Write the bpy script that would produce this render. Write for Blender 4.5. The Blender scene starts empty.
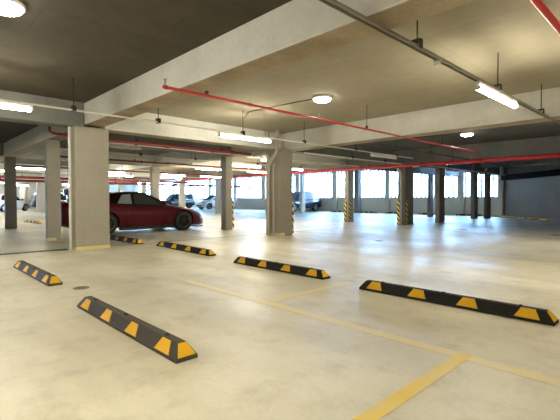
import bpy, bmesh, math, random
from mathutils import Vector, Matrix
random.seed(4)
S = bpy.context.scene
C = S.collection
PI = math.pi

# ------------------------------------------------------------------ materials
MATS = {}
def nodes_of(name):
    m = bpy.data.materials.new(name); m.use_nodes = True
    nt = m.node_tree; b = nt.nodes['Principled BSDF']
    MATS[name] = m
    return m, nt, b
def plain(name, col, rough=.5, metal=0., coat=0., spec=.5):
    m, nt, b = nodes_of(name)
    # a faint procedural variation so nothing is perfectly flat
    tc = nt.nodes.new('ShaderNodeTexCoord'); nz = nt.nodes.new('ShaderNodeTexNoise')
    nz.inputs['Scale'].default_value = 9; nz.inputs['Detail'].default_value = 4
    nt.links.new(tc.outputs['Object'], nz.inputs['Vector'])
    mx = nt.nodes.new('ShaderNodeMix'); mx.data_type = 'RGBA'
    mx.inputs['A'].default_value = (*[c*.88 for c in col], 1); mx.inputs['B'].default_value = (*[min(1, c*1.1) for c in col], 1)
    nt.links.new(nz.outputs['Fac'], mx.inputs['Factor']); nt.links.new(mx.outputs['Result'], b.inputs['Base Color'])
    b.inputs['Roughness'].default_value = rough; b.inputs['Metallic'].default_value = metal
    b.inputs['Coat Weight'].default_value = coat; b.inputs['Specular IOR Level'].default_value = spec
    return m
def glow(name, col, strength):
    m, nt, b = nodes_of(name)
    b.inputs['Base Color'].default_value = (.85, .85, .82, 1)
    b.inputs['Emission Color'].default_value = (*col, 1); b.inputs['Emission Strength'].default_value = strength
    return m
def concrete(name, c1, c2, scale=.8, rough=.85, bump=.15, joints=None, speck=.0):
    m, nt, b = nodes_of(name); L = nt.links.new; N = nt.nodes.new
    geo = N('ShaderNodeNewGeometry')
    n1 = N('ShaderNodeTexNoise'); n1.inputs['Scale'].default_value = scale; n1.inputs['Detail'].default_value = 7; n1.inputs['Roughness'].default_value = .62
    n2 = N('ShaderNodeTexNoise'); n2.inputs['Scale'].default_value = scale*14; n2.inputs['Detail'].default_value = 4
    L(geo.outputs['Position'], n1.inputs['Vector']); L(geo.outputs['Position'], n2.inputs['Vector'])
    ad = N('ShaderNodeMath'); ad.operation = 'MULTIPLY_ADD'; ad.inputs[1].default_value = .35; L(n2.outputs['Fac'], ad.inputs[0]); L(n1.outputs['Fac'], ad.inputs[2])
    rp = N('ShaderNodeValToRGB'); rp.color_ramp.elements[0].position = .45; rp.color_ramp.elements[1].position = .85
    rp.color_ramp.elements[0].color = (*c2, 1); rp.color_ramp.elements[1].color = (*c1, 1)
    L(ad.outputs[0], rp.inputs['Fac'])
    out = rp.outputs['Color']
    if joints:
        br = N('ShaderNodeTexBrick'); br.offset = .0 if len(joints) < 3 else joints[2]
        br.inputs['Scale'].default_value = 1; br.inputs['Brick Width'].default_value = joints[0]; br.inputs['Row Height'].default_value = joints[1]
        br.inputs['Mortar Size'].default_value = .008; br.inputs['Mortar Smooth'].default_value = .3
        br.inputs['Color1'].default_value = (1, 1, 1, 1); br.inputs['Color2'].default_value = (.96, .96, .96, 1); br.inputs['Mortar'].default_value = (.80, .78, .75, 1)
        L(geo.outputs['Position'], br.inputs['Vector'])
        mx = N('ShaderNodeMix'); mx.data_type = 'RGBA'; mx.blend_type = 'MULTIPLY'; mx.inputs['Factor'].default_value = 1
        L(out, mx.inputs['A']); L(br.outputs['Color'], mx.inputs['B']); out = mx.outputs['Result']
    L(out, b.inputs['Base Color'])
    b.inputs['Roughness'].default_value = rough
    bp = N('ShaderNodeBump'); bp.inputs['Strength'].default_value = bump; bp.inputs['Distance'].default_value = .02
    L(n2.outputs['Fac'], bp.inputs['Height']); L(bp.outputs['Normal'], b.inputs['Normal'])
    return m

def floor_material():
    m, nt, b = nodes_of('worn_sealed_concrete'); L = nt.links.new; N = nt.nodes.new
    geo = N('ShaderNodeNewGeometry')
    def noise(scale, detail, rough, stretch=None, off=(0, 0, 0)):
        mp = N('ShaderNodeMapping'); mp.inputs['Location'].default_value = off
        if stretch: mp.inputs['Scale'].default_value = stretch
        n = N('ShaderNodeTexNoise'); n.inputs['Scale'].default_value = scale; n.inputs['Detail'].default_value = detail; n.inputs['Roughness'].default_value = rough
        L(geo.outputs['Position'], mp.inputs['Vector']); L(mp.outputs['Vector'], n.inputs['Vector'])
        return n.outputs['Fac']
    def ramp(f, p0, p1, c0, c1):
        r = N('ShaderNodeValToRGB'); r.color_ramp.elements[0].position = p0; r.color_ramp.elements[1].position = p1
        r.color_ramp.elements[0].color = (*c0, 1); r.color_ramp.elements[1].color = (*c1, 1); L(f, r.inputs['Fac']); return r.outputs['Color']
    def mult(a, c):
        x = N('ShaderNodeMix'); x.data_type = 'RGBA'; x.blend_type = 'MULTIPLY'; x.inputs['Factor'].default_value = 1
        L(a, x.inputs['A']); L(c, x.inputs['B']); return x.outputs['Result']
    base = ramp(noise(.55, 6, .6), .35, .68, FLOOR_A, FLOOR_B)
    smear = ramp(noise(1.3, 5, .6, (1, .28, 1), (3, 7, 0)), .36, .58, (.80, .80, .79), (1, 1, 1))
    blot = ramp(noise(3.2, 6, .65, None, (9, 2, 0)), .30, .5, (.82, .81, .79), (1, 1, 1))
    fine = ramp(noise(38, 3, .6), .3, .6, (.93, .93, .92), (1, 1, 1))
    spots = ramp(noise(7.5, 3, .5, None, (1, 5, 0)), .19, .215, (.62, .60, .55), (1, 1, 1))
    col = mult(mult(mult(mult(base, smear), blot), fine), spots)
    L(col, b.inputs['Base Color'])
    rr = N('ShaderNodeMapRange'); rr.inputs['From Min'].default_value = .3; rr.inputs['From Max'].default_value = .7
    rr.inputs['To Min'].default_value = .32; rr.inputs['To Max'].default_value = .55
    L(noise(1.1, 5, .6, (1, .5, 1)), rr.inputs['Value']); L(rr.outputs['Result'], b.inputs['Roughness'])
    bp = N('ShaderNodeBump'); bp.inputs['Strength'].default_value = .06; bp.inputs['Distance'].default_value = .02
    L(noise(5, 5, .6), bp.inputs['Height']); L(bp.outputs['Normal'], b.inputs['Normal'])
    b.inputs['Specular IOR Level'].default_value = .5
    return m

def stripes_material():
    m, nt, b = nodes_of('black_yellow_stripes'); L = nt.links.new; N = nt.nodes.new
    geo = N('ShaderNodeNewGeometry'); sp = N('ShaderNodeSeparateXYZ'); L(geo.outputs['Position'], sp.inputs[0])
    def mth(op, a, bb):
        n = N('ShaderNodeMath'); n.operation = op
        for i, v in enumerate((a, bb)):
            if isinstance(v, (int, float)): n.inputs[i].default_value = v
            else: L(v, n.inputs[i])
        return n.outputs[0]
    d = mth('ADD', mth('SUBTRACT', sp.outputs['X'], sp.outputs['Y']), sp.outputs['Z'])
    f = mth('FRACT', mth('DIVIDE', mth('ADD', d, 100), .2), 0)
    g = mth('GREATER_THAN', f, .5)
    mx = N('ShaderNodeMix'); mx.data_type = 'RGBA'; mx.inputs['A'].default_value = (.012, .012, .012, 1); mx.inputs['B'].default_value = (.88, .70, .18, 1)
    L(g, mx.inputs['Factor']); L(mx.outputs['Result'], b.inputs['Base Color']); b.inputs['Roughness'].default_value = .5
    return m

def faded_paint(name, col, lo, hi):
    """Road paint worn through to the concrete: bare concrete shows where it has gone."""
    m, nt, b = nodes_of(name); L = nt.links.new; N = nt.nodes.new
    geo = N('ShaderNodeNewGeometry'); n = N('ShaderNodeTexNoise'); n.inputs['Scale'].default_value = 6; n.inputs['Detail'].default_value = 8; n.inputs['Roughness'].default_value = .7
    L(geo.outputs['Position'], n.inputs['Vector'])
    mr = N('ShaderNodeMapRange'); mr.inputs['From Min'].default_value = .3; mr.inputs['From Max'].default_value = .7; mr.inputs['To Min'].default_value = lo; mr.inputs['To Max'].default_value = hi
    mx = N('ShaderNodeMix'); mx.data_type = 'RGBA'; mx.inputs['A'].default_value = (.77, .725, .565, 1); mx.inputs['B'].default_value = (*col, 1)
    L(n.outputs['Fac'], mr.inputs['Value']); L(mr.outputs['Result'], mx.inputs['Factor']); L(mx.outputs['Result'], b.inputs['Base Color'])
    b.inputs['Roughness'].default_value = .45
    return m

FLOOR_A = (.70, .655, .51); FLOOR_B = (.88, .83, .665)
M_floor = floor_material()
M_slab_dark = concrete('shaded_brown_formed_concrete', (.088, .074, .050), (.056, .046, .031), .5, .9, .1, (2.4, 1.2, .5))  # brown concrete, darkened to carry the weak light on this bay's ceiling
M_slab_black = concrete('unlit_dark_formed_concrete', (.045, .043, .038), (.03, .028, .025), .5, .9, .1, (2.4, 1.2, .5))  # shade of the unlit deep left bay put into a near-black colour
M_slab_cream = concrete('lit_cream_soffit', (.37, .335, .255), (.29, .26, .195), .4, .9, .05, (2.4, 1.2, .5))  # ceiling tone raised to carry the light in the brighter bays
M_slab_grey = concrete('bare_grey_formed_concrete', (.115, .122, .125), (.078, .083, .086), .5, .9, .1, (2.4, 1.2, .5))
M_beam = concrete('pale_beam_concrete', (.80, .81, .80), (.64, .65, .645), 1.2, .85, .2)
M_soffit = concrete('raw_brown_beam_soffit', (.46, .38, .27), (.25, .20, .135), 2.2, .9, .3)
M_beam_grey = concrete('shaded_beam_concrete', (.235, .24, .24), (.16, .163, .163), 1.2, .85, .2)  # beam concrete with shade put in, for beams out of the light
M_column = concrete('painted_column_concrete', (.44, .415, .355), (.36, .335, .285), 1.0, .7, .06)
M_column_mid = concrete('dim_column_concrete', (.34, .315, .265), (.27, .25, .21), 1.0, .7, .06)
M_column_grey = concrete('shaded_column_concrete', (.20, .187, .168), (.145, .135, .122), 1.0, .75, .08)
M_column_pale = concrete('lit_cream_paint', (.74, .69, .57), (.63, .58, .48), 1.0, .7, .06)  # cream with the light on far columns and end wall put in
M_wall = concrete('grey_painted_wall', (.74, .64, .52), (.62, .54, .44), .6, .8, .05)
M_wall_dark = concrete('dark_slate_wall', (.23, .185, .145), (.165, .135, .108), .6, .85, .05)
M_rubber = plain('black_rubber', (.02, .019, .018), .65, spec=.25)
M_rubber_worn = plain('scuffed_brown_black_rubber', (.075, .064, .05), .65, spec=.25)
M_amber = plain('amber_reflector', (.88, .50, .03), .55, spec=.15)
M_bolt = plain('dark_bolt', (.01, .01, .01), .5, .4)
M_red = plain('red_pipe_paint', (.56, .028, .034), .42, 0, .2)
M_redband = plain('red_pipe_coupling', (.38, .02, .02), .45)
M_reddull = plain('dull_dark_red_pipe_paint', (.20, .018, .018), .5)
M_galv = plain('galvanised_steel', (.42, .40, .35), .42, .75)
M_conduit = plain('white_conduit', (.86, .85, .80), .4)
M_rod = plain('dark_threaded_rod', (.06, .05, .04), .6, .5)
M_black = plain('black_plastic', (.012, .012, .012), .45)
M_duct = plain('matt_black_duct', (.008, .008, .008), .95, spec=.02)
M_whitep = plain('white_plastic', (.75, .74, .7), .4)
M_pvc = plain('cream_drain_pipe', (.42, .39, .325), .5)
M_yband = faded_paint('yellow_column_paint', (.80, .64, .16), .3, .95)
M_yline = faded_paint('faded_yellow_line_paint', (.92, .73, .28), .25, .8)
M_yline2 = faded_paint('bright_yellow_line_paint', (.95, .68, .08), .55, 1)
M_stripe = stripes_material()
M_grate_dark = plain('drain_channel_dark', (.018, .018, .017), .6)
M_grate_bar = plain('grate_bar_metal', (.30, .29, .26), .6, .2)
M_joint = plain('joint_sealant', (.10, .095, .08), .7)
M_barrier = plain('white_screen_metal', (.62, .64, .66), .5)
TUBE = (1, .91, .69)
M_tube = glow('lit_tube_diffuser', TUBE, 76)
M_tube_dim = plain('unlit_tube_diffuser', (.8, .79, .75), .35)
M_dome = glow('lit_dome_diffuser', (1, .97, .88), 42)
M_carred = plain('dark_red_car_paint', (.088, .002, .009), .4, 0, .12, .2)
M_carmaroon = plain('near_black_maroon_roof', (.012, .003, .004), .3, 0, .2, .3)
M_carwhite = plain('white_car_paint', (.72, .73, .75), .3, 0, .6)
M_carblue = plain('dark_blue_car_paint', (.022, .035, .06), .3, .4, 1.0)
M_carblack = plain('black_car_paint', (.012, .015, .02), .3, .2, 1.0)
M_glass = plain('dark_car_glass', (.012, .017, .017), .1, 0, 0, .35)
M_glass_mid = plain('car_glass_grey_reflection_tint', (.05, .06, .06), .12, 0, .2)  # side window reflections put into the base colour as grey
M_glass_pale = plain('car_glass_pale_reflection_tint', (.30, .35, .33), .1, 0, .5)  # bright reflection put into the base colour as a pale tint
M_tyre = plain('tyre_rubber', (.014, .014, .014), .75)
M_rimdark = plain('gunmetal_rim', (.035, .033, .032), .35, .6)
M_rimpale = plain('silver_rim', (.62, .63, .65), .35, .5)
M_lamp_red = plain('red_lamp_lens', (.35, .02, .03), .2)
M_lamp_clear = plain('clear_lamp_lens', (.6, .6, .6), .15)

# ------------------------------------------------------------------ mesh helpers
class MB:
    def __init__(s): s.v = []; s.f = []
    def add(s, vs, fs):
        o = len(s.v); s.v += [tuple(p) for p in vs]; s.f += [tuple(i+o for i in f) for f in fs]; return s
    def box(s, a, b):
        x0, y0, z0 = a; x1, y1, z1 = b
        return s.add([(x0,y0,z0),(x1,y0,z0),(x1,y1,z0),(x0,y1,z0),(x0,y0,z1),(x1,y0,z1),(x1,y1,z1),(x0,y1,z1)],
                     [(3,2,1,0),(4,5,6,7),(0,1,5,4),(1,2,6,5),(2,3,7,6),(3,0,4,7)])
    def prism(s, poly, d):
        """poly: closed list of 3D points (planar), d: extrusion vector."""
        n = len(poly); q = [tuple(p[i]+d[i] for i in range(3)) for p in poly]
        return s.add(list(poly)+q, [tuple(reversed(range(n))), tuple(range(n, 2*n))] + [(i, (i+1) % n, (i+1) % n+n, i+n) for i in range(n)])
    def tube(s, pts, r, seg=10, cap=True):
        pts = [Vector(p) for p in pts]; rings = []
        rs = r if isinstance(r, (list, tuple)) else [r]*len(pts)
        up = None
        for i, p in enumerate(pts):
            d = (pts[min(i+1, len(pts)-1)]-pts[max(i-1, 0)]).normalized()
            if up is None: up = Vector((0, 0, 1)) if abs(d.z) < .9 else Vector((1, 0, 0))
            a = d.cross(up)
            if a.length < 1e-4: a = d.cross(Vector((.3, 1, .2)))
            a.normalize(); c = a.cross(d).normalized(); up = c
            rings.append([p+rs[i]*(math.cos(t)*a+math.sin(t)*c) for t in [2*PI*k/seg for k in range(seg)]])
        vs = [tuple(q) for rg in rings for q in rg]; fs = []
        for i in range(len(pts)-1):
            for k in range(seg):
                k2 = (k+1) % seg; fs.append((i*seg+k, i*seg+k2, (i+1)*seg+k2, (i+1)*seg+k))
        if cap: fs += [tuple(reversed(range(seg))), tuple(range((len(pts)-1)*seg, len(pts)*seg))]
        return s.add(vs, fs)
    def lathe(s, prof, axis='z', c=(0, 0, 0), seg=24):
        """prof: list of (r, h); closed at ends when r = 0."""
        vs = []; fs = []; n = len(prof)
        for r, h in prof:
            for k in range(seg):
                t = 2*PI*k/seg; a, b = r*math.cos(t), r*math.sin(t)
                vs.append({'z': (c[0]+a, c[1]+b, c[2]+h), 'y': (c[0]+a, c[1]+h, c[2]+b), 'x': (c[0]+h, c[1]+a, c[2]+b)}[axis])
        for i in range(n-1):
            for k in range(seg):
                k2 = (k+1) % seg; fs.append((i*seg+k, i*seg+k2, (i+1)*seg+k2, (i+1)*seg+k))
        return s.add(vs, fs)
    def build(s, name, mat, parent=None, org=(0, 0, 0), smooth=False, bevel=0, loc=None):
        me = bpy.data.meshes.new(name)
        me.from_pydata([(p[0]-org[0], p[1]-org[1], p[2]-org[2]) for p in s.v], [], s.f)
        bm = bmesh.new(); bm.from_mesh(me); bmesh.ops.remove_doubles(bm, verts=bm.verts, dist=1e-5)
        bmesh.ops.dissolve_degenerate(bm, dist=1e-6, edges=bm.edges)
        bmesh.ops.recalc_face_normals(bm, faces=bm.faces)
        if bevel: bmesh.ops.bevel(bm, geom=list(bm.edges), offset=bevel, segments=2, affect='EDGES', profile=.5, clamp_overlap=True)
        bm.to_mesh(me); bm.free()
        me.materials.append(mat)
        if smooth:
            for p in me.polygons: p.use_smooth = True
            try: me.set_sharp_from_angle(angle=math.radians(40))
            except Exception: pass
        o = bpy.data.objects.new(name, me); C.objects.link(o)
        if parent: o.parent = parent
        if loc is not None: o.location = loc
        elif not parent: o.location = org
        return o
def tag(o, label=None, cat=None, group=None, kind=None):
    if label: o['label'] = label
    if cat: o['category'] = cat
    if group: o['group'] = group
    if kind: o['kind'] = kind
    return o
def thing(name, label, cat, loc=(0, 0, 0), rz=0, group=None):
    o = bpy.data.objects.new(name, None); C.objects.link(o); o.location = loc; o.rotation_euler = (0, 0, rz); o.empty_display_size = .1
    return tag(o, label, cat, group)
def dup(root, loc, rz=0, label=None, group=None):
    r = root.copy(); C.objects.link(r); r.location = loc; r.rotation_euler = (0, 0, rz)
    if label: r['label'] = label
    if group: r['group'] = group
    for ch in list(root.children):
        c = ch.copy(); C.objects.link(c); c.parent = r
        for g in list(ch.children):
            d = g.copy(); C.objects.link(d); d.parent = c
    return r
def struct(name, a, b, mat):
    org = ((a[0]+b[0])/2, (a[1]+b[1])/2, a[2])
    return tag(MB().box(a, b).build(name, mat, None, org), kind='structure')

# ------------------------------------------------------------------ camera
cd = bpy.data.cameras.new('camera'); cam = bpy.data.objects.new('camera', cd); C.objects.link(cam)
cd.sensor_fit = 'HORIZONTAL'; cd.sensor_width = 36; cd.lens = 36*406.06/560; cd.clip_start = .02; cd.clip_end = 300
cam.location = (0, 0, 1.05); cam.rotation_euler = (math.radians(90-1.4865), 0, math.radians(46.14-90))
S.camera = cam

# ------------------------------------------------------------------ setting
SL = 3.05; SF = 3.5
X0, X1, Y0, Y1 = -12, 28, -12, 50
struct('floor', (X0-.3, Y0-.3, -.3), (X1+3, Y1+.3, 0), M_floor)
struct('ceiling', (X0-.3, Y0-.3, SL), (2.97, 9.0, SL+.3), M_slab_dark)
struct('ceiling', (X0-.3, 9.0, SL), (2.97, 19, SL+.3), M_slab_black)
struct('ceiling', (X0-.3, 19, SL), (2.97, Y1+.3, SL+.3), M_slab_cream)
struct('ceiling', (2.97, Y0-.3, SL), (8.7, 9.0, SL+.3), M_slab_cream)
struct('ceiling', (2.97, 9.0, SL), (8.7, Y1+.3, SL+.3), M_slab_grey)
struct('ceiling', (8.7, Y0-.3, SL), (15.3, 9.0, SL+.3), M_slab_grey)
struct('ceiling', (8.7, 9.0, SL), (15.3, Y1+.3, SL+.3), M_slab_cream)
struct('ceiling', (15.3, Y0-.3, SF), (X1+3, Y1+.3, SF+.3), M_slab_grey)
struct('wall_left', (X0-.3, Y0, 0), (X0, Y1, SL), M_wall)
struct('wall_back', (X0, Y0-.3, 0), (22, Y0, SF), M_wall)
# oblique dark wall on the right, then on beside the camera
d = Vector((22.34-28.1, 2.9-8.75, 0)).normalized(); n = Vector((d.y, -d.x, 0))
A = Vector((28.1, 8.75, 0)); B = A+d*10.5
pl = [tuple(A), tuple(B), tuple(B-n*.3), tuple(A-n*.3)]
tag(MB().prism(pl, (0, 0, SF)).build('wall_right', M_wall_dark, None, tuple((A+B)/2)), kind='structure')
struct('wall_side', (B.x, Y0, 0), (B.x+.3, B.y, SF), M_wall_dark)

# window wall at X = 28 : sill, lintel, piers, screens
struct('wall_far', (28.02, 8.9, 0), (28.3, Y1, 1.2), M_wall)
pier_y = [(8.75, 9.05), (11.15, 11.6), (15.0, 15.3), (16.8, 17.2), (21.95, 22.45), (26.4, 26.9), (31.2, 31.7), (36.0, 36.5), (41, 41.5), (45.5, 46), (49.6, 50)]
for a, b in pier_y:
    tag(MB().box((27.85, a, 0), (28.35, b, SF)).build('trim_pier', M_wall, None, (28.1, (a+b)/2, 0)), kind='structure')
k = 0
for i in range(len(pier_y)-1):
    a, b = pier_y[i][1], pier_y[i+1][0]
    k += 1; m = MB(); nb = max(3, int((b-a)/.34))
    for j in range(nb+1):
        y = a+(b-a)*j/nb; m.box((28.12, y-.065, 1.2), (28.15, y+.065, SF))
    for z in (1.22, 2.3, 3.42): m.box((28.10, a, z-.025), (28.17, b, z+.025))
    tag(m.build('window_%d' % k, M_barrier, None, (28.13, (a+b)/2, 1.2)), kind='structure')
# far end wall Y = 50
struct('wall_end', (X0, 50, 0), (28, 50.3, 1.1), M_wall)
px_ = [(-12, -11.5), (-6.2, -5.7), (-.3, .2), (5.4, 5.9), (10.6, 11.6), (16.6, 17.1), (22.4, 22.9), (27.5, 28)]
for a, b in px_:
    tag(MB().box((a, 49.85, 0), (b, 50.35, SL)).build('trim_pier', M_wall, None, ((a+b)/2, 50.1, 0)), kind='structure')
for i in range(len(px_)-1):
    a, b = px_[i][1], px_[i+1][0]
    if 5 < a < 20:
        struct('wall_end', (a, 50, 1.1), (b, 50.3, SL), M_column_pale); continue
    k += 1; m = MB(); nb = int((b-a)/.2)
    for j in range(nb+1):
        x = a+(b-a)*j/nb; m.box((x-.012, 50.12, 1.1), (x+.012, 50.15, SL))
    for z in (1.12, 2.1, 3.02): m.box((a, 50.1, z-.025), (b, 50.17, z+.025))
    tag(m.build('window_%d' % k, M_barrier, None, ((a+b)/2, 50.13, 1.1)), kind='structure')

# beams -------------------------------------------------------------
def beam(a, b, mat, label):
    org = ((a[0]+b[0])/2, (a[1]+b[1])/2, a[2])
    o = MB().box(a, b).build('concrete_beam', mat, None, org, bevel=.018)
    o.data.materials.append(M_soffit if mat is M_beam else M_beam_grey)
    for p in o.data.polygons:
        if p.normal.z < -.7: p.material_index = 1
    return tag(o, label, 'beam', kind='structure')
beam((2.95, Y0, 2.6), (3.34, 44, SL+.01), M_beam, 'big pale ceiling beam running from the upper right edge to the nearest column')
beam((8.62, Y0, 2.53), (9.05, 44, SL+.01), M_beam, 'second pale ceiling beam running right from the column with drain pipes')
beam((15.15, Y0, 2.5), (15.6, 44, SF+.01), M_beam_grey, 'grey beam behind the thick red main pipe')
beam((22.7, Y0+6, 2.75), (23.1, 8.2, SF+.01), M_beam_grey, 'dark far beam before the dark wall')
for xa, xb, mt, lb in ((X0, 2.94, M_beam_grey, 'grey cross beam left of the nearest column'), (3.35, 8.61, M_beam, 'pale cross beam between the two nearest big columns'),
                   (9.06, 15.14, M_beam_grey, 'dark cross beam right of the column with drain pipes'), (15.61, 27.8, M_beam_grey, 'dark cross beam toward the right end windows')):
    beam((xa, 8.9, 2.55), (xb, 9.32, (SF if xa > 15 else SL)+.01), mt, lb)
for xa, xb, mt, lb in ((3.35, 8.61, M_beam_grey, 'grey cross beam above the red coupe'), (9.06, 15.14, M_beam, 'pale cross beam behind the column with drain pipes'), (15.61, 27.8, M_beam_grey, 'grey cross beam in front of the middle windows')):
    beam((xa, 11.4, 2.56), (xb, 11.75, (SF if xa > 15 else SL)+.01), mt, lb)
for y in (17.2, 26.6, 36):
    for xa, xb in ((X0, 2.94), (3.35, 8.61), (9.06, 15.14)):
        beam((xa, y, 2.58), (xb, y+.4, SL+.01), M_beam_grey if xa < 0 and y < 20 else M_beam, 'cross beam deep in the car park, %s of three behind the coupe' % {17.2: 'nearest', 26.6: 'middle', 36: 'farthest'}[y])

# columns -----------------------------------------------------------
def column(x, y, dx, dy, label, mat, top=2.55, guards=(), band=False, strip=False, group='concrete columns of the car park'):
    t = thing('concrete_column', label, 'column', (x+dx/2, y+dy/2, 0), 0, group)
    o = (x+dx/2, y+dy/2, 0)
    MB().box((x, y, 0), (x+dx, y+dy, top)).build('shaft', mat, t, o, bevel=.02)
    for face in guards:
        m = MB(); g = .11
        if face == '-y': m.box((x+.07, y-.016, .05), (x+.07+g*1.1, y, 1.0))
        elif face == '-x': m.box((x-.05, y+dy-g-.01, .05), (x, y+dy-.01, 1.0))
        else:
            for q in range(7): m.box((x+dx, y+.02, .05+q*.135), (x+dx+(.08 if q % 2 == 0 else .055), y+.02+g, .185+q*.135))
        tag(m.build('corner_guard', M_stripe, t, o), 'black and yellow striped corner guard')
    if band:
        e = .004; m = MB()
        m.box((x-e, y-e, 0.002), (x+dx*band+e, y, .075)); m.box((x-e, y, 0.002), (x, y+dy+e, .06))
        tag(m.build('painted_base', M_yband, t, o), 'yellow paint along the foot')
    if strip:
        m = MB(); m.tube([(x-.03, y+.22, 0), (x-.03, y+.22, top)], .03, 10)
        m.build('conduit_strip', M_conduit, t, o, smooth=True)
    return t
column(2.73, 8.86, .69, .42, 'nearest wide cream column left of the red coupe, yellow paint along its foot', M_column, 2.56, (), 1.0, True)
column(8.13, 8.45, .51, .60, 'big column with drain pipes on its left side, centre of the photo', M_column_mid, 2.53, ('+x',), .35)
column(2.87, 11.45, .31, .24, 'slim column just behind and left of the nearest wide column', M_column, 2.56, (), .6)
column(2.96, 17.15, .35, .18, 'darker slim column at the left edge, second behind the wide one', M_column_grey, 2.58)
column(8.32, 11.34, .29, .29, 'cream column just right of the red coupe nose with striped guard', M_column_mid, 2.53, ('+x',))
column(15.22, 11.30, .42, .22, 'cream column with striped guards on both edges, before the middle windows', M_column, 2.5, ('-y', '-x'))
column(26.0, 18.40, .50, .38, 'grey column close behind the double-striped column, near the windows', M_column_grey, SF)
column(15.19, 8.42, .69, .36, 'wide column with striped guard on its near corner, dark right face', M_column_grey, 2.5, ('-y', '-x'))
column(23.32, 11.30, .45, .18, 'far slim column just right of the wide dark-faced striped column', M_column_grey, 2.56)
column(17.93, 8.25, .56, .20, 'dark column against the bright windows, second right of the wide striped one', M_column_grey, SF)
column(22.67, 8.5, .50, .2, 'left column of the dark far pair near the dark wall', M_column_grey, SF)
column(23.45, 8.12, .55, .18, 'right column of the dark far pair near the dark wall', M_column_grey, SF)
column(17.04, 24.30, .36, .26, 'striped far column peeking out left of the cream column by the coupe nose', M_column, SF, ('-y',))
column(24.0, 22.4, .40, .25, 'pale sunlit far column in front of the dark blue suv', M_column_pale, SF)
column(15.2, 26.2, .40, .28, 'far pale column above the middle of the coupe hood', M_column_pale, 2.5)
column(8.51, 17.14, .37, .26, 'cream column rising behind the windshield of the red coupe', M_column, 2.53)
column(8.55, 37.0, .55, .45, 'far cream column between the two slim left columns', M_column, 2.53)
column(15.6, 33.2, .38, .27, 'far pale column left of the one behind the windshield', M_column_pale, SF)
column(15.3, 37.2, .43, .40, 'far pale column above the coupe roof', M_column_pale, 2.5)
column(9.3, 46.5, .36, .5, 'farthest pale column right of the slim left edge column', M_column_pale, SL)

# drain pipes on the centre column and elsewhere
def pipe_run(name, pts, r, mat, label, cat, group=None, rings=(), ringmat=None, ringname='coupling'):
    c = pts[0]; t = thing(name, label, cat, c, 0, group)
    P = [Vector(p) for p in pts]; path = [P[0]]
    for i in range(1, len(P)-1):                     # rounded elbows
        a = (P[i-1]-P[i]); b = (P[i+1]-P[i]); q = min(a.length, b.length)*.45; q = min(q, r*2.6)
        p0 = P[i]+a.normalized()*q; p1 = P[i]+b.normalized()*q
        for s in (0, .25, .5, .75, 1): path.append((1-s)**2*p0+2*s*(1-s)*P[i]+s*s*p1)
    path.append(P[-1])
    MB().tube(path, r, 14).build('pipe', mat, t, c, smooth=True)
    for p, dr in rings:
        p = Vector(p); dv = Vector(dr).normalized()*r*1.1
        MB().tube([p-dv, p+dv], r*1.28, 14).build(ringname, ringmat or mat, t, c, smooth=True)
    return t
dp = pipe_run('drain_pipe', [(8.045, 8.49, 3.04), (8.045, 8.49, 2.40), (8.045, 8.88, 2.08), (8.045, 8.88, 1.4), (8.045, 8.88, 0)], .06, M_pvc, 'branched drain pipe with a diagonal offset on the centre column left face', 'pipe', None,
         [((8.045, 8.49, 2.72), (0, 0, 1)), ((8.045, 8.88, 1.93), (0, 0, 1)), ((8.045, 8.88, .75), (0, 0, 1))])
MB().tube([(8.045, 9.55, 2.40), (8.045, 9.04, 2.40), (8.045, 8.97, 2.385), (8.045, 8.91, 2.34), (8.045, 8.885, 2.27), (8.045, 8.88, 2.0)], .052, 14).tube([(8.045, 9.13, 2.40), (8.045, 9.23, 2.40)], .068, 14).build('branch_pipe', M_pvc, dp, (8.045, 8.49, 3.04), smooth=True)
pipe_run('drain_pipe', [(8.085, 8.68, 0), (8.085, 8.68, 1.5), (8.085, 8.68, 2.1)], .032, M_pvc, 'slim pipe beside the drain pipe on the left face of the centre column', 'pipe')
pipe_run('drain_pipe', [(7.95, 8.82, 3.04), (7.95, 8.82, 2.86), (8.10, 8.74, 2.76)], .065, M_pvc, 'short cream pipe elbow dropping from the ceiling above the centre column', 'pipe')
pipe_run('drain_pipe', [(15.1, 8.88, 2.5), (15.1, 8.62, 2.2), (15.1, 8.56, 2.05), (15.1, 8.56, 0)], .045, M_pvc, 'cream pipe slanting down onto the wide dark-faced striped column', 'pipe')

# red pipes ------------------------------------------------------------
def red_pipe(pts, r, label, rings, heads=(), hang=(), mat=None):
    t = pipe_run('red_pipe', pts, r, mat or M_red, label, 'pipe', None, rings, mat or M_redband)
    c = pts[0]
    for h in heads:
        m = MB().tube([(h[0], h[1], h[2]), (h[0], h[1], h[2]+.07)], .014, 8).tube([(h[0], h[1], h[2]+.07), (h[0], h[1], h[2]+.085)], .024, 8)
        m.build('sprinkler_head', M_galv, t, c, smooth=True)
    for h in hang:
        top = h[3] if len(h) > 3 else SL
        MB().tube([(h[0], h[1], h[2]+r), (h[0], h[1], top)], .007, 6).box((h[0]-.018, h[1]-.02, h[2]+r*.7), (h[0]+.018, h[1]+.02, h[2]+r+.05)).build('hanger_rod', M_rod, t, c)
    return t
z1 = 2.535
red_pipe([(2.62, 4.95, z1), (13.6, 4.95, z1)], .021, 'thin red sprinkler pipe crossing under both pale beams',
         [((4.1, 4.95, z1), (1, 0, 0)), ((7.25, 4.95, z1), (1, 0, 0)), ((10.6, 4.95, z1), (1, 0, 0)), ((2.66, 4.95, z1), (1, 0, 0))],
         [(2.65, 4.95, z1+.02), (5.75, 4.95, z1+.02)], [(3.3, 4.95, z1, 2.6), (7.3, 4.95, z1), (10.9, 4.95, z1)])
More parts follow.
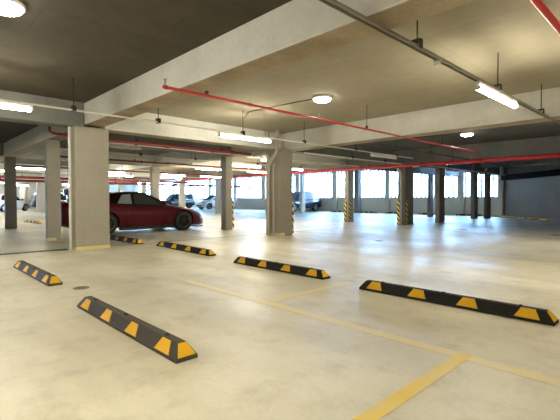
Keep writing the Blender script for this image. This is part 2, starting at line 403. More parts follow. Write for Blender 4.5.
red_pipe([(1.0, .90, 2.55), (8.0, .90, 2.55)], .03, 'thin red pipe crossing the top right corner of the photo', [((5.6, .9, 2.55), (1, 0, 0))], [], [(5.2, .9, 2.55)])
red_pipe([(14.95, -6, 2.41), (14.95, 25.5, 2.41)], .068, 'thick red main pipe running across the far columns on the right',
         [((14.95, y, 2.41), (0, 1, 0)) for y in (-1, 3, 5.4, 7.6, 10.4, 14, 18, 22)], [], [(14.95, y, 2.41, 3.05) for y in (2.2, 6.4, 10, 15, 20)])
red_pipe([(3.36, 9.62, 2.43), (8.0, 9.62, 2.43)], .042, 'red pipe just under the pale beam above the coupe', [((x, 9.62, 2.43), (1, 0, 0)) for x in (5.2, 6.6, 7.3)], [], [(4.4, 9.62, 2.43), (6.9, 9.62, 2.43)], M_reddull)
red_pipe([(3.5, 14.0, 2.40), (12.5, 14.0, 2.40)], .03, 'thin dark red pipe behind the first cross beam above the coupe', [((7.6, 14.0, 2.4), (1, 0, 0))], [], [(6.3, 14, 2.4), (8.6, 14, 2.4)], M_reddull)
red_pipe([(3.5, 19.0, 2.40), (14.8, 19.0, 2.40)], .035, 'red pipe deeper behind the column by the windshield', [((10, 19, 2.40), (1, 0, 0))], [], [(9.6, 19, 2.40)], M_reddull)
red_pipe([(3.5, 24.6, 2.2), (14.8, 24.6, 2.2)], .07, 'thick red pipe far above the coupe roof', [((9, 24.6, 2.2), (1, 0, 0)), ((12.5, 24.6, 2.2), (1, 0, 0))], [], [(x, 24.6, 2.2) for x in (5, 8, 11, 14)], M_reddull)
red_pipe([(-2, 31.5, 2.3), (27.5, 31.5, 2.3)], .085, 'farthest thick red pipe above the parked cars', [((12, 31.5, 2.3), (1, 0, 0)), ((20, 31.5, 2.3), (1, 0, 0))], [], [(x, 31.5, 2.3) for x in (0, 5, 8, 11, 14)], M_reddull)
t = thing('red_pipe', 'short bent red pipe at the beam end left of the nearest column', 'pipe', (2.5, 10.2, 2.5), 0)
MB().tube([(2.95, 9.9, 2.5), (2.62, 9.9, 2.5), (2.55, 9.92, 2.54), (2.55, 9.92, 3.05)], .03, 10).build('pipe', M_reddull, t, (2.5, 10.2, 2.5), smooth=True)

# lighting rails ---------------------------------------------------------
def rail(x0, x1, y, z, label, hangers, flat=True, mat=None, top=SL, clamp=True, r=.017):
    c = ((x0+x1)/2, y, z)
    t = thing('lighting_rail', label, 'rail', c)
    if flat:
        m = MB().box((x0, y-.026, z-.004), (x1, y+.026, z+.004)).box((x0, y-.026, z-.03), (x1, y-.021, z)).box((x0, y+.021, z-.03), (x1, y+.026, z))
        m.build('channel', mat or M_galv, t, c)
    else:
        MB().tube([(x0, y, z), (x1, y, z)], r, 10).build('conduit', mat or M_conduit, t, c, smooth=True)
    for hx in hangers:
        MB().tube([(hx, y, z), (hx, y, top)], .008, 6).build('hanger_rod', M_rod, t, c)
        if clamp:
            m = MB().box((hx-.03, y-.045, z-.02), (hx+.03, y-.033, z+.06)).box((hx-.03, y+.033, z-.02), (hx+.03, y+.045, z+.06)).box((hx-.03, y-.045, z+.05), (hx+.03, y+.045, z+.066))
            m.build('hanger_clamp', M_black, t, c)
    return t
rail(.3, 12.5, 1.97, 2.55, 'galvanised lighting rail crossing the upper right of the photo', [.9, 3.76, 6.02, 8.17, 10.5])
rail(-6, 13.5, 7.2, 2.52, 'thin white conduit rail passing in front of the two big columns', [-1.5, 2.21, 3.71, 5.76, 7.79, 10.03, 12.37], False)
# end cap / sensor on the first rail
t = thing('motion_sensor', 'small white dome sensor under the galvanised rail', 'sensor', (4.2, 1.97, 2.505))
MB().lathe([(0, 0), (.038, 0), (.038, -.02), (.03, -.035), (0, -.05)], 'z', (0, 0, 0), 20).build('housing', M_whitep, t, smooth=True)
MB().box((-.045, -.02, 0), (.045, .02, .015)).build('mounting_plate', M_galv, t)

def make_batten(L, tube, w=.075):
    t = thing('light_batten', 'x', 'light', (0, 0, 0))
    m = MB().box((-L/2, -.028, 0), (L/2, .028, .045)); m.build('housing', M_whitep, t, bevel=.004)
    prof = [(math.cos(a)*.041, -.0305+math.sin(a)*.030) for a in [2*PI*i/16 for i in range(16)]]
    m = MB().prism([(-L/2+.03, y, z-.0005) for y, z in prof], (L-.06, 0, 0)); m.build('diffuser', tube, t, smooth=True)
    for s in (-1, 1):
        MB().prism([(s*(L/2-.03), y*1.06, z-.0005) for y, z in prof], (s*.028, 0, 0)).build('end_cap', M_whitep, t)
    return t
proto = [None]
def batten(x, y, z, label, L=1.5, group=None, lit=True, rz=0):
    if lit and L == 1.5:
        if proto[0] is None: proto[0] = o = make_batten(L, M_tube)
        else: o = dup(proto[0], (0, 0, 0))
    else: o = make_batten(L, M_tube if lit else M_tube_dim)
    o.location = (x, y, z); o.rotation_euler = (0, 0, rz); o['label'] = label
    if group: o['group'] = group
    elif 'group' in o: del o['group']
    return o
batten(6.04, 1.97, 2.475, 'lit tube batten on the galvanised rail in the upper right')
batten(.55, 1.97, 2.475, 'unseen lit batten added on the galvanised rail above the camera')  # out of view, put in to light the near floor
batten(10.9, 1.97, 2.475, 'unseen lit batten added far right on the galvanised rail')  # out of view, put in to brighten the ceiling of its bay
batten(5.86, 7.2, 2.458, 'lit tube batten on the white conduit left of the centre column')
batten(.87, 7.2, 2.458, 'lit tube batten on the white conduit at the left edge of the photo')
batten(11.6, 7.2, 2.458, 'lit tube batten on the white conduit right of the centre column', lit=False)
G1 = 'unseen battens added on rails behind the camera'  # unseen rails and battens added to light the floor up close
for y in (-3.2, -8):
    rail(-8, 9, y, 2.55, 'unseen galvanised lighting rail added behind the camera %s' % ('nearer' if y > -5 else 'farther'), [-6, -2, 2, 6])
    for x in (-5, .5, 6): batten(x, y, 2.475, 'unseen lit batten added on a rail behind the camera', group=G1)
rail(-11, -1, 1.97, 2.55, 'unseen galvanised lighting rail added left of the camera', [-9, -5, -2])
for bx_, by_ in ((-4.6, 1.97), (-1.9, 1.97)): batten(bx_, by_, 2.475, 'unseen lit batten added on the rail left of the camera', group='unseen battens added on the rail left of the camera')  # out of view, added to brighten the left face of the big beam
batten(-2.6, 7.2, 2.458, 'unseen lit batten added on the white conduit beyond the left edge')  # one more unseen batten added for the light on that beam face
# deeper rails with battens
for y, xs, nm, rx in ((10.5, (4.15, 9.9), 'first', (3.4, 14.9)), (12.9, (5.4, 7.5, 10.5, 13.1), 'second', (3.4, 14.9)), (15.4, (6.6, 10.4, 13.3), 'third', (3.4, 14.9)), (20.6, (-2, 4.6, 8, 11.5, 14.0), 'fourth', (-6, 14.9)), (23.2, (-1, 3.4, 6.2, 9.6, 12.8), 'fifth', (-6, 14.9)), (29, (-2, 2.5, 7, 11, 14.2), 'sixth', (-6, 14.9)), (34, (0, 5, 9, 13), 'seventh', (-6, 14.9)), (40, (2, 7, 12), 'eighth', (-6, 14.9)), (45.5, (4, 9, 14), 'ninth', (-6, 14.9))):
    rail(rx[0], rx[1], y, 2.5, '%s white conduit rail beyond the coupe, counting away from the camera' % nm, [x+.6 for x in xs], False)
    for x in xs:
        lit = not ((y < 16 and x < 8) or (y, x) in ((23.2, 6.2), (29, 7)))
        batten(x, y, 2.438, ('lit tube batten on the %s rail beyond the coupe' if lit else 'unlit tube batten on the %s rail beyond the coupe') % nm, group=('lit battens on the %s deep rail' if lit else 'unlit battens on the %s deep rail') % nm, lit=lit)
rail(9.1, 14.8, 8.4, 2.47, 'white conduit under the dark cross beam right of the centre column', [11.5, 13.6], False, None, 2.9, True, .02)
rail(9.3, 20.2, 5.9, 2.5, 'thin black rail under the dark ceiling near the second ceiling dome', [12.2, 17, 19.5], False, M_rod)
rail(15.7, 25.5, 7.9, 2.45, 'pale pipe running toward the dark far columns', [18, 21, 25], False, M_conduit, SF, True, .03)

# ducts near the dark wall
t = thing('black_duct', 'long black duct high along the dark right wall', 'duct', (25, 7.2, 2.3))
a = A+d*.3; b = a+d*9
q = [tuple(Vector((0, 0, 0))+a+n*.03+Vector((0, 0, 2.25))), tuple(b+n*.03+Vector((0, 0, 2.25))), tuple(b+n*.38+Vector((0, 0, 2.25))), tuple(a+n*.38+Vector((0, 0, 2.25)))]
MB().prism(q, (0, 0, .3)).build('duct_body', M_duct, t, (25, 7.2, 2.3))
m = MB()
for s in (1.5, 4, 6.5):
    p = a+d*s+n*.2; m.tube([(p.x, p.y, 2.4), (p.x, p.y, SF)], .012, 6)
m.build('hanger_rod', M_rod, t, (25, 7.2, 2.3))

# ceiling domes -------------------------------------------------------------
def dome(x, y, label):
    t = thing('ceiling_light', label, 'light', (x, y, SL))
    MB().lathe([(0, 0), (.18, 0), (.195, -.015), (.19, -.04), (.166, -.05), (0, -.05)], 'z', (0, 0, 0), 32).build('base_ring', M_whitep, t, smooth=True)
    MB().lathe([(.168, -.05), (.164, -.062), (.145, -.08), (.105, -.095), (.05, -.103), (0, -.104)], 'z', (0, 0, 0), 32).build('dome_diffuser', M_dome, t, smooth=True)
    return t
dome(6.12, 5.18, 'lit dome light on the cream ceiling left of centre top')
dome(.87, 4.95, 'lit dome light on the dark ceiling in the top left corner')
dome(12.55, 4.95, 'lit dome light on the dark ceiling right of the second beam')
def cable(pts, label):
    o = MB().tube(pts, .009, 6).build('power_cable', M_black, None, pts[0]); return tag(o, label, 'cable')
cable([(6.05, 5.4, 3.03), (5.97, 6.3, 3.035), (5.9, 7.15, 3.035), (5.8, 7.2, 2.9)], 'black cable along the cream ceiling to the left-centre dome light')
cable([(12.4, 5.1, 3.03), (12.3, 5.9, 3.035), (12.0, 7.6, 3.035)], 'black cable along the dark ceiling to the right dome light')

# ------------------------------------------------------------------ wheel stops
def make_stop(L, bodymat):
    """rubber wheel stop, long axis along local y, base centre at origin"""
    w, h, tp, e = .165, .108, .062, .07        # base width, height, top width, end slope
    t = thing('wheel_stop', 'x', 'wheel stop', (0, 0, 0))
    hy = L/2
    lo = [(-w/2, -hy, 0), (w/2, -hy, 0), (w/2, hy, 0), (-w/2, hy, 0)]
    md = [(p[0], p[1], .022) for p in lo]
    hi = [(-tp/2, -hy+e, h), (tp/2, -hy+e, h), (tp/2, hy-e, h), (-tp/2, hy-e, h)]
    m = MB().add(lo+md+hi, [(3, 2, 1, 0), (8, 9, 10, 11)]+[(i, (i+1) % 4, (i+1) % 4+4, i+4) for i in range(4)]+[(i+4, (i+1) % 4+4, (i+1) % 4+8, i+8) for i in range(4)])
    m.build('body', bodymat, t, bevel=.006)
    # ribs along both slopes
    m = MB()
    for s in (-1, 1):
        for f in (.25, .45, .65, .85):
            x = s*(w/2+(tp/2-w/2)*f); z = .022+(h-.022)*f
            m.box((x-.004, -hy+e+.03, z-.003), (x+.004, hy-e-.03, z+.0012))
    m.build('ribs', bodymat, t)
    def quad(us, side):
        nx = (h-.022); nz = (w-tp)/2; ln = math.hypot(nx, nz); N = (side*nx/ln, 0, nz/ln); P = []
        for u, f in us:
            P.append((side*(w/2+(tp/2-w/2)*f)+N[0]*.004, u, .022+(h-.022)*f+N[2]*.004))
        return P, N
    for k in range(4):
        c = -hy+L*(.105, .365, .63, .895)[k]
        for side in (-1, 1):
            P, N = quad([(c-.10, .06), (c+.10, .06), (c+.055, .94), (c-.055, .94)], side)
            MB().prism(P, tuple(-v*.006 for v in N)).build('reflector', M_amber, t)
    for s in (-1, 1):
        y0, y1 = s*hy, s*(hy-e); nl = math.hypot(e, h-.022); N = (0, s*(h-.022)/nl, e/nl)
        P = []
        for x, f in ((-w/2*.80, .08), (w/2*.80, .08), (tp/2*.95, .93), (-tp/2*.95, .93)):
            P.append((x+N[0]*.004, y0+(y1-y0)*f+N[1]*.004, .022+(h-.022)*f+N[2]*.004))
        MB().prism(P, tuple(-v*.006 for v in N)).build('end_reflector', M_amber, t)
    for y in (-hy*.72, 0, hy*.72):
        MB().lathe([(0, h-.004), (.016, h-.004), (.018, h+.005), (.012, h+.009), (0, h+.009)], 'z', (0, y, 0), 12).build('bolt', M_bolt, t)
    return t
GW = 'rubber wheel stops on the floor'
sb = make_stop(1.9, M_rubber_worn)
sb.location = (1.378, 3.255, 0); sb['label'] = 'scuffed wheel stop nearest the camera, lower left'; sb['group'] = GW
dup(sb, (1.44, 6.40, 0), 0, 'scuffed wheel stop at the left edge in front of the wide column', GW)
sc = make_stop(1.94, M_rubber); sc.location = (4.025, 1.80, 0); sc['label'] = 'black wheel stop at the right edge, largest of the black ones'; sc['group'] = GW
dup(sc, (4.15, 4.39, 0), -.01, 'black wheel stop in the middle of the photo, second from the right', GW)
e_ = dup(sc, (4.36, 7.42, 0), -.045, 'black wheel stop in front of the coupe front wheel', GW); e_.scale = (1, 1.16, 1)
dup(sc, (4.23, 10.1, 0), 0, 'black wheel stop partly hidden by the wide column beside the coupe', GW)
dup(sc, (4.6, 20.8, 0), .05, 'dark wheel stop on the floor between the two slim left columns', GW)
dup(sc, (.72, 10.36, 0), 0, 'wheel stop end at the very left edge by the drain', GW)
fs = make_stop(1.9, M_rubber); fs.location = (26.9, 12.9, 0); fs['label'] = 'far wheel stop along the window wall'; fs['group'] = 'far wheel stops along the window wall'
for y in (15.6, 18.2, 20.8, 10.3): dup(fs, (26.9, y, 0), 0, 'far wheel stop along the window wall', 'far wheel stops along the window wall')
wall_ang = math.atan2(d.y, d.x)-PI/2
short = make_stop(.55, M_rubber); GS = 'short black stops along the dark right wall'
for i in range(6):
    p = A+n*1.1+d*(1.2+i*.92)
    o = short if i == 0 else dup(short, (0, 0, 0))
    o.location = (p.x, p.y, 0); o.rotation_euler = (0, 0, wall_ang); o['label'] = 'short black stop at the foot of the dark right wall'; o['group'] = GS

# ------------------------------------------------------------------ floor marks
def mark(x0, y0, x1, y1, mat, label, z=.0015):
    o = MB().box((x0, y0, .0004), (x1, y1, z)).build('painted_line', mat, None, ((x0+x1)/2, (y0+y1)/2, 0)); return tag(o, label, 'line')
mark(2.69, -3, 2.80, 1.05, M_yline, 'faded yellow line leaving at the right edge of the photo')
mark(2.69, 1.138, 2.80, 4.6, M_yline, 'faded yellow head line between the two rows of wheel stops')
mark(-1.2, 1.05, 2.80, 1.138, M_yline2, 'bright yellow stall line coming to the bottom edge', .002)
mark(2.81, 3.03, 4.2, 3.13, M_yline, 'faint yellow stall line between two black wheel stops')
mark(-3, 8.55, 2.7, 8.63, M_yline, 'faint yellow line in front of the drain at left', .0015)
mark(3.5, 8.62, 8.0, 8.70, M_yline, 'faint yellow line between the wide column and the centre column', .0015)
t = thing('trench_drain', 'narrow trench drain with slotted grate left of the wide column', 'drain', (-2.7, 9.25, 0))
MB().box((-4, 9.14, .0005), (2.68, 9.37, .004)).build('channel', M_grate_dark, t, (-2.7, 9.25, 0))
m = MB()
for i in range(100): m.box((-4+i*.0666, 9.15, .003), (-4+i*.0666+.02, 9.36, .006))
m.build('grate', M_grate_bar, t, (-2.7, 9.25, 0))
o = MB().box((3.45, 9.20, .0004), (13, 9.235, .0025)).build('trim_1', M_joint, None, (8.2, 9.22, 0)); tag(o, kind='structure')
def spot(x, y, r, label, mat):
    t = thing('floor_drain', label, 'drain cover', (x, y, 0))
    MB().lathe([(0, .0005), (r, .0005), (r, .004), (r*.85, .006), (0, .006)], 'z', (0, 0, 0), 24).build('cover', mat, t)
    MB().box((-r*.5, -.008, .006), (r*.5, .008, .0075)).build('slot', M_bolt, t)
M_steel_dull = plain('dull_steel_cover', (.22, .21, .17), .5, .4)
spot(1.62, 5.09, .09, 'small dull round cover between the two scuffed wheel stops', M_steel_dull)
spot(8.9, 5.65, .10, 'small dark round cover behind the centre wheel stop', M_grate_dark)
spot(14.45, 5.78, .12, 'small dark round cover far right of the striped columns', M_grate_dark)
spot(14.16, 3.0, .12, 'small dark round cover at the far right edge', M_grate_dark)

# ------------------------------------------------------------------ vehicles
def smoothcat(st, n):
    """Catmull-Rom resampling of station tuples (first value = x)."""
    out = []
    for i in range(len(st)-1):
        p0, p1, p2, p3 = st[max(i-1, 0)], st[i], st[i+1], st[min(i+2, len(st)-1)]
        for k in range(n):
            s = k/n; out.append(tuple(.5*((2*p1[j])+(-p0[j]+p2[j])*s+(2*p0[j]-5*p1[j]+4*p2[j]-p3[j])*s*s+(-p0[j]+3*p1[j]-3*p2[j]+p3[j])*s**3) for j in range(len(p1))))
    out.append(st[-1]); return out
def vehicle(name, label, cat, loc, rz, body, cabin, axles, rad, track, paint, windows, rim=M_rimdark, roofmat=None, glass=M_glass, extras=None, scr=(None, None)):
    t = thing(name, label, cat, loc, rz)
    B = smoothcat(body, 4); secs = []
    for x, zb, zt, w in B:
        h = zt-zb
        half = [(0, zb), (w*.80, zb), (w*.955, zb+.06*h), (w*.985, zb+.30*h), (w, zb+.55*h), (w*.985, zb+.74*h), (w*.93, zb+.90*h), (w*.80, zb+h*.985), (w*.45, zb+h*1.02), (0, zb+h*1.03)]
        secs.append([(x, -y, z) for y, z in half]+[(x, y, z) for y, z in half[-2:0:-1]])
    m = MB(); ns = len(secs[0]); vs = [p for s in secs for p in s]; fs_ = []
    for i in range(len(secs)-1):
        for k in range(ns): fs_.append((i*ns+k, i*ns+(k+1) % ns, (i+1)*ns+(k+1) % ns, (i+1)*ns+k))
    fs_ += [tuple(range(ns)), tuple(range((len(secs)-1)*ns, len(secs)*ns))]
    m.add(vs, fs_); ob = m.build('body', paint, t, smooth=True)
    cm = MB()
    for ax in axles:
        for s in (-1, 1): cm.lathe([(0, s*.45), (rad*1.13, s*.45), (rad*1.13, s*1.5), (0, s*1.5)], 'y', (ax, 0, rad), 28)
    cut = cm.build('cutter', M_black)
    md = ob.modifiers.new('b', 'BOOLEAN'); md.object = cut; md.operation = 'DIFFERENCE'; md.solver = 'EXACT'
    ob.parent = None; bpy.context.view_layer.update()
    dg = bpy.context.evaluated_depsgraph_get(); me = bpy.data.meshes.new_from_object(ob.evaluated_get(dg))
    ob.modifiers.clear(); ob.data = me; ob.parent = t; me.materials.clear(); me.materials.append(paint)
    for p in me.polygons: p.use_smooth = True
    try: me.set_sharp_from_angle(angle=math.radians(38))
    except Exception: pass
    bpy.data.objects.remove(cut)
    # cabin
    K = smoothcat(cabin, 4)                      # x, zbase, zroof, wbase, wroof
    def side(x, f, s, off=.0):
        for i in range(len(K)-1):
            if K[i][0] <= x <= K[i+1][0] or i == len(K)-2:
                q = (x-K[i][0])/(K[i+1][0]-K[i][0]); a = [K[i][j]+(K[i+1][j]-K[i][j])*q for j in range(5)]; break
        zr = a[2]-.05*min(1, (a[2]-a[1])/.3)
        return (x, s*(a[3]+(a[4]-a[3])*f+off), a[1]+(zr-a[1])*f)
    m = MB(); vs = []; fs_ = []
    for x, zb, zr, wb, wr in K:
        e = .05*min(1, (zr-zb)/.3)
        hf = [(wb, zb-.06), (wb, zb), (wr, zr-e), (wr*.93, zr-e*.4), (wr*.6, zr-e*.05), (0, zr)]
        vs += [(x, -y, z) for y, z in hf]+[(x, y, z) for y, z in hf[-2::-1]]
    ns = 11
    for i in range(len(K)-1):
        for k in range(ns-1): fs_.append((i*ns+k, i*ns+k+1, (i+1)*ns+k+1, (i+1)*ns+k))
        fs_.append((i*ns+ns-1, i*ns, (i+1)*ns, (i+1)*ns+ns-1))
    fs_ += [tuple(range(ns)), tuple(range((len(K)-1)*ns, len(K)*ns))]
    m.add(vs, fs_).build('cabin', roofmat or paint, t, smooth=True)
    for nm, poly, gm in windows:
        for s in (-1, 1):
            P = [side(x, f, s, .004) for x, f in poly]; MB().prism(P, (0, s*.008, .003)).build(nm, gm or glass, t)
    # windscreens: raised panels over the sloping top of the cabin
    for nm, (xa, xb) in (('windshield', scr[0]), ('rear_window', scr[1])):
        vs = []; fs_ = []; N = 6
        for i in range(N+1):
            x = xa+(xb-xa)*i/N
            for j in range(len(K)-1):
                if K[j][0] <= x <= K[j+1][0]: break
            q = (x-K[j][0])/(K[j+1][0]-K[j][0]); a = [K[j][u]+(K[j+1][u]-K[j][u])*q for u in range(5)]; e = .05*min(1, (a[2]-a[1])/.3)
            r = [(-.93, .4), (-.6, .05), (0, 0), (.6, .05), (.93, .4)]
            vs += [(x, f*a[4]*.95, a[2]-e*g+.012) for f, g in r]+[(x, f*a[4]*.95, a[2]-e*g-.02) for f, g in r]
        for i in range(N):
            o0, o1 = i*10, (i+1)*10
            for u in range(4): fs_ += [(o0+u, o0+u+1, o1+u+1, o1+u), (o0+5+u, o1+5+u, o1+6+u, o0+6+u)]
            fs_ += [(o0, o1, o1+5, o0+5), (o0+4, o0+9, o1+9, o1+4)]
        fs_ += [tuple(range(5))+tuple(range(9, 4, -1)), tuple(N*10+u for u in range(5))+tuple(N*10+u for u in range(9, 4, -1))]
        MB().add(vs, fs_).build(nm, glass, t, smooth=True)
    # wheels
    for ax in axles:
        for s in (-1, 1):
            yo = s*track; W = .23
            pr = [(rad*.66, -W/2), (rad*.93, -W/2), (rad, -W*.36), (rad, W*.36), (rad*.93, W/2), (rad*.66, W/2)]
            wh = MB().lathe(pr+[pr[0]], 'y', (0, 0, 0), 28).build('wheel', M_tyre, t, smooth=True, loc=(ax, yo-s*W/2, rad))
            m = MB(); ro = rad*.67
            m.lathe([(ro, -W/2+.01), (ro, W/2-.005), (ro*.90, W/2-.005), (ro*.88, -W/2+.01), (ro, -W/2+.01)], 'y', (0, 0, 0), 28)
            m.lathe([(0, s*.055), (ro*.2, s*.055), (ro*.24, s*.085), (0, s*.10)], 'y', (0, 0, 0), 14)
            for k5 in range(5):
                th = 2*PI*k5/5+.3; c_, s_ = math.cos(th), math.sin(th); hw = rad*.10
                P = [(c_*ro*.12-s_*hw*u, s*.062, s_*ro*.12+c_*hw*u) for u in (-1, 1)]+[(c_*ro*.93-s_*hw*.8*u, s*.085, s_*ro*.93+c_*hw*.8*u) for u in (1, -1)]
                m.prism(P, (0, s*.022, 0))
            m.build('rim', rim, wh)
            MB().lathe([(ro*.97, s*.112), (ro*1.03, s*.118), (ro*1.03, s*.105), (ro*.97, s*.10), (ro*.97, s*.112)], 'y', (0, 0, 0), 28).build('rim_lip', M_steel_dull, wh, smooth=True)
            MB().lathe([(0, s*.0), (ro*.86, s*.0), (ro*.86, -s*.02), (0, -s*.02)], 'y', (0, 0, 0), 24).build('brake_disc', M_black, wh)
    if extras: extras(t)
    return t

def bx(t, a, b, nm, mat, bev=.01, label=None):
    o = MB().box(a, b).build(nm, mat, t, bevel=bev)
    if label: o['label'] = label
    return o
# red coupe (nose toward +X)
body = [(-2.45, .42, .84, .66), (-2.40, .30, .93, .78), (-2.05, .22, .97, .90), (-1.28, .19, .96, .925), (-.5, .18, .90, .90), (.3, .18, .88, .895), (.85, .18, .865, .905), (1.28, .19, .81, .92), (1.66, .18, .735, .885), (1.98, .165, .62, .80), (2.18, .17, .50, .66), (2.27, .21, .42, .52)]
cabin = [(-2.15, .92, .955, .66, .50), (-1.6, .90, 1.13, .76, .54), (-1.0, .88, 1.255, .80, .57), (-.4, .86, 1.30, .81, .58), (.07, .85, 1.265, .81, .585), (.5, .84, 1.09, .80, .60), (.93, .82, .87, .76, .62)]
def coupe_extras(t):
    # front splitter, side skirts, lamps, mirror, wing, door handle, door lines
    MB().prism([(1.85, -.82, .10), (2.16, -.70, .10), (2.36, -.3, .10), (2.36, .3, .10), (2.16, .70, .10), (1.85, .82, .10)], (0, 0, .035)).build('front_splitter', M_black, t)
    for s in (-1, 1):
        bx(t, (-.92, min(s*.86, s*.915), .12), (.92, max(s*.86, s*.915), .21), 'side_skirt', M_black)
        MB().add([(1.80, s*.79, .655), (2.03, s*.70, .585), (2.06, s*.58, .605), (1.82, s*.62, .70), (1.80, s*.77, .63), (2.03, s*.68, .56), (2.06, s*.56, .58), (1.82, s*.60, .675)],
                 [(0, 1, 2, 3), (7, 6, 5, 4), (0, 4, 5, 1), (1, 5, 6, 2), (2, 6, 7, 3), (3, 7, 4, 0)]).build('headlight', M_glass, t)
        m = MB(); m.lathe([(0, -.06), (.05, -.05), (.075, 0), (.05, .05), (0, .06)], 'x', (.50, s*.99, .95), 14); m.tube([(.52, s*.84, .90), (.50, s*.96, .93)], .018, 8); m.build('side_mirror', M_carred, t, smooth=True)
        for y in (.42, .62):
            MB().lathe([(0, 0), (.075, 0), (.075, .02), (0, .03)], 'x', (-2.455, s*y, .74), 18).build('tail_light', M_lamp_red, t)
        # door seam and handle
        m = MB()
        for x, za, zb in ((.62, .26, .84), (-.62, .26, .86)): m.box((x-.004, min(s*.885, s*.902), za), (x+.004, max(s*.885, s*.902), zb))
        m.build('door_seam', M_black, t)
        bx(t, (-.52, min(s*.895, s*.918), .775), (-.34, max(s*.895, s*.918), .80), 'door_handle', M_carred, .004)
        MB().lathe([(0, 0), (.045, 0), (.045, -.12), (0, -.12)], 'x', (-2.42, s*.18, .29), 14).build('exhaust_pipe', M_galv, t)
        MB().box((-2.28, s*.60-.02, .95), (-2.18, s*.60+.02, 1.26)).build('wing_strut', M_carblack, t)
    m = MB().prism([(-2.42, -.86, 1.27), (-2.34, -.86, 1.30), (-2.16, -.86, 1.275), (-2.16, -.86, 1.26), (-2.34, -.86, 1.268)], (0, 1.72, 0)); m.build('rear_wing', M_carblack, t)
    bx(t, (-2.44, -.90, 1.16), (-2.12, -.865, 1.34), 'wing_endplate', M_carblack, .006); bx(t, (-2.44, .865, 1.16), (-2.12, .90, 1.34), 'wing_endplate', M_carblack, .006)
vehicle('sports_coupe', 'dark red low sports coupe parked behind the wide column', 'car', (5.885, 13.04, 0), 0, body, cabin, (-1.28, 1.28), .335, .90, M_carred,
        [('side_window', [(-.38, .12), (.62, .14), (.20, .80), (-.02, .93), (-.36, .93)], M_glass_mid), ('quarter_window', [(-.92, .16), (-.47, .12), (-.45, .92), (-.72, .88)], M_glass_pale)],
        M_rimdark, M_carmaroon, M_glass, coupe_extras, ((.10, .88), (-2.0, -.95)))
# suv
sb_ = [(-2.2, .45, .95, .78), (-2.14, .35, 1.0, .86), (-1.7, .28, 1.05, .92), (-.8, .26, 1.05, .93), (.4, .26, 1.04, .93), (1.1, .27, 1.03, .93), (1.8, .28, .98, .90), (2.12, .34, .88, .82), (2.2, .42, .75, .74)]
sc_ = [(-2.15, .98, 1.2, .80, .66), (-2.0, .98, 1.62, .82, .68), (-1.6, .98, 1.72, .84, .70), (-.4, .98, 1.76, .84, .70), (.3, .98, 1.70, .84, .70), (.7, .98, 1.4, .83, .70), (1.15, .97, 1.02, .80, .70)]
win = [('side_window', [(-1.0, .1), (-.1, .1), (-.1, .9), (-1.0, .9)], None), ('side_window', [(0, .1), (.75, .1), (.30, .88), (0, .9)], None), ('quarter_window', [(-1.85, .12), (-1.1, .1), (-1.1, .9), (-1.8, .88)], None)]
def suv_extras(lampside=M_lamp_clear):
    def f(t):
        for s in (-1, 1):
            bx(t, (2.02, s*.62-.13, .72), (2.17, s*.62+.13, .86), 'headlight', M_lamp_clear)
            bx(t, (-2.22, s*.68-.08, .78), (-2.1, s*.68+.08, .98), 'tail_light', M_lamp_red)
            bx(t, (.66, s*.98-.07, 1.0), (.78, s*.98+.07, 1.14), 'side_mirror', M_black)
        bx(t, (2.1, -.5, .36), (2.24, .5, .5), 'bumper', M_black); bx(t, (2.12, -.42, .58), (2.215, .42, .74), 'grille', M_black)
    return f
vehicle('suv', 'dark blue suv parked behind the pale column by the windows', 'car', (25.7, 24.5, 0), PI, sb_, sc_, (-1.35, 1.35), .37, .91, M_carblue, win, M_rimpale, None, M_glass_pale, suv_extras(), ((.34, 1.1), (-2.12, -1.65)))
hb = [(-2.0, .42, .95, .72), (-1.94, .3, 1.0, .82), (-1.5, .24, 1.02, .87), (-.6, .22, 1.0, .88), (.4, .22, .98, .88), (1.0, .22, .96, .88), (1.6, .24, .86, .84), (1.95, .28, .74, .76), (2.03, .36, .62, .68)]
hc = [(-1.95, .94, 1.02, .72, .6), (-1.75, .94, 1.35, .76, .62), (-1.2, .94, 1.52, .80, .64), (-.3, .94, 1.56, .80, .65), (.3, .94, 1.48, .80, .65), (.7, .93, 1.25, .79, .66), (1.2, .92, .97, .76, .66)]
hw_ = [('side_window', [(-.85, .1), (-.05, .1), (-.05, .9), (-.85, .9)], None), ('side_window', [(.05, .1), (.8, .1), (.35, .85), (.05, .9)], None), ('quarter_window', [(-1.5, .14), (-.95, .1), (-.95, .9), (-1.3, .86)], None)]
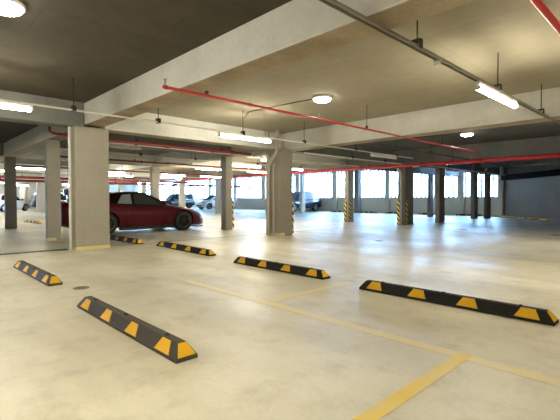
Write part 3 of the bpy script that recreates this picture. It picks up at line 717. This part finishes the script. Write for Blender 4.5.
def hatch_extras(t):
    for s in (-1, 1):
        bx(t, (1.85, s*.56-.12, .62), (1.97, s*.56+.12, .74), 'headlight', M_lamp_clear)
        bx(t, (-2.0, s*.62-.08, .75), (-1.88, s*.62+.08, .95), 'tail_light', M_lamp_red)
        bx(t, (.70, s*.92-.07, .98), (.80, s*.92+.07, 1.1), 'side_mirror', M_black)
    bx(t, (1.9, -.45, .32), (2.06, .45, .46), 'bumper', M_black)
vehicle('hatchback', 'white car behind the cream column, nose to the left', 'car', (25.3, 36.4, 0), PI, hb, hc, (-1.27, 1.27), .33, .86, M_carwhite, hw_, M_rimdark, None, M_glass, hatch_extras, ((.36, 1.15), (-1.9, -1.25)))
vehicle('hatchback', 'white car half hidden behind the slim left edge column', 'car', (7.35, 42.2, 0), math.radians(41), hb, hc, (-1.27, 1.27), .33, .86, M_carwhite, hw_, M_rimpale, None, M_glass, hatch_extras, ((.36, 1.15), (-1.9, -1.25)))
vehicle('hatchback', 'dark blue car far behind the coupe hood', 'car', (17.9, 44, 0), 0, hb, hc, (-1.27, 1.27), .33, .86, M_carblue, hw_, M_rimpale, None, M_glass_pale, hatch_extras, ((.36, 1.15), (-1.9, -1.25)))
vehicle('suv', 'dark far car just left of the white car', 'car', (24.6, 43.6, 0), PI, sb_, sc_, (-1.35, 1.35), .37, .91, M_carblack, win, M_rimdark, None, M_glass, suv_extras(), ((.34, 1.1), (-2.12, -1.65)))
vehicle('suv', 'dark car glimpsed right of the far cream column at left', 'car', (11.6, 42.5, 0), 0, sb_, sc_, (-1.35, 1.35), .37, .91, M_carblue, win, M_rimdark, None, M_glass, suv_extras(), ((.34, 1.1), (-2.12, -1.65)))

# ------------------------------------------------------------------ daylight outside
w = bpy.data.worlds.new('sky'); S.world = w; w.use_nodes = True
bg = w.node_tree.nodes['Background']; bg.inputs['Color'].default_value = (.34, .61, 1, 1); bg.inputs['Strength'].default_value = 48.0
S.view_settings.view_transform = 'Standard'; S.view_settings.look = 'None'; S.view_settings.gamma = 1; S.view_settings.use_curve_mapping = False
S.view_settings.exposure = 0.36
S.cycles.max_bounces = 10; S.cycles.diffuse_bounces = 5; S.cycles.glossy_bounces = 4
S.cycles.sample_clamp_indirect = 8
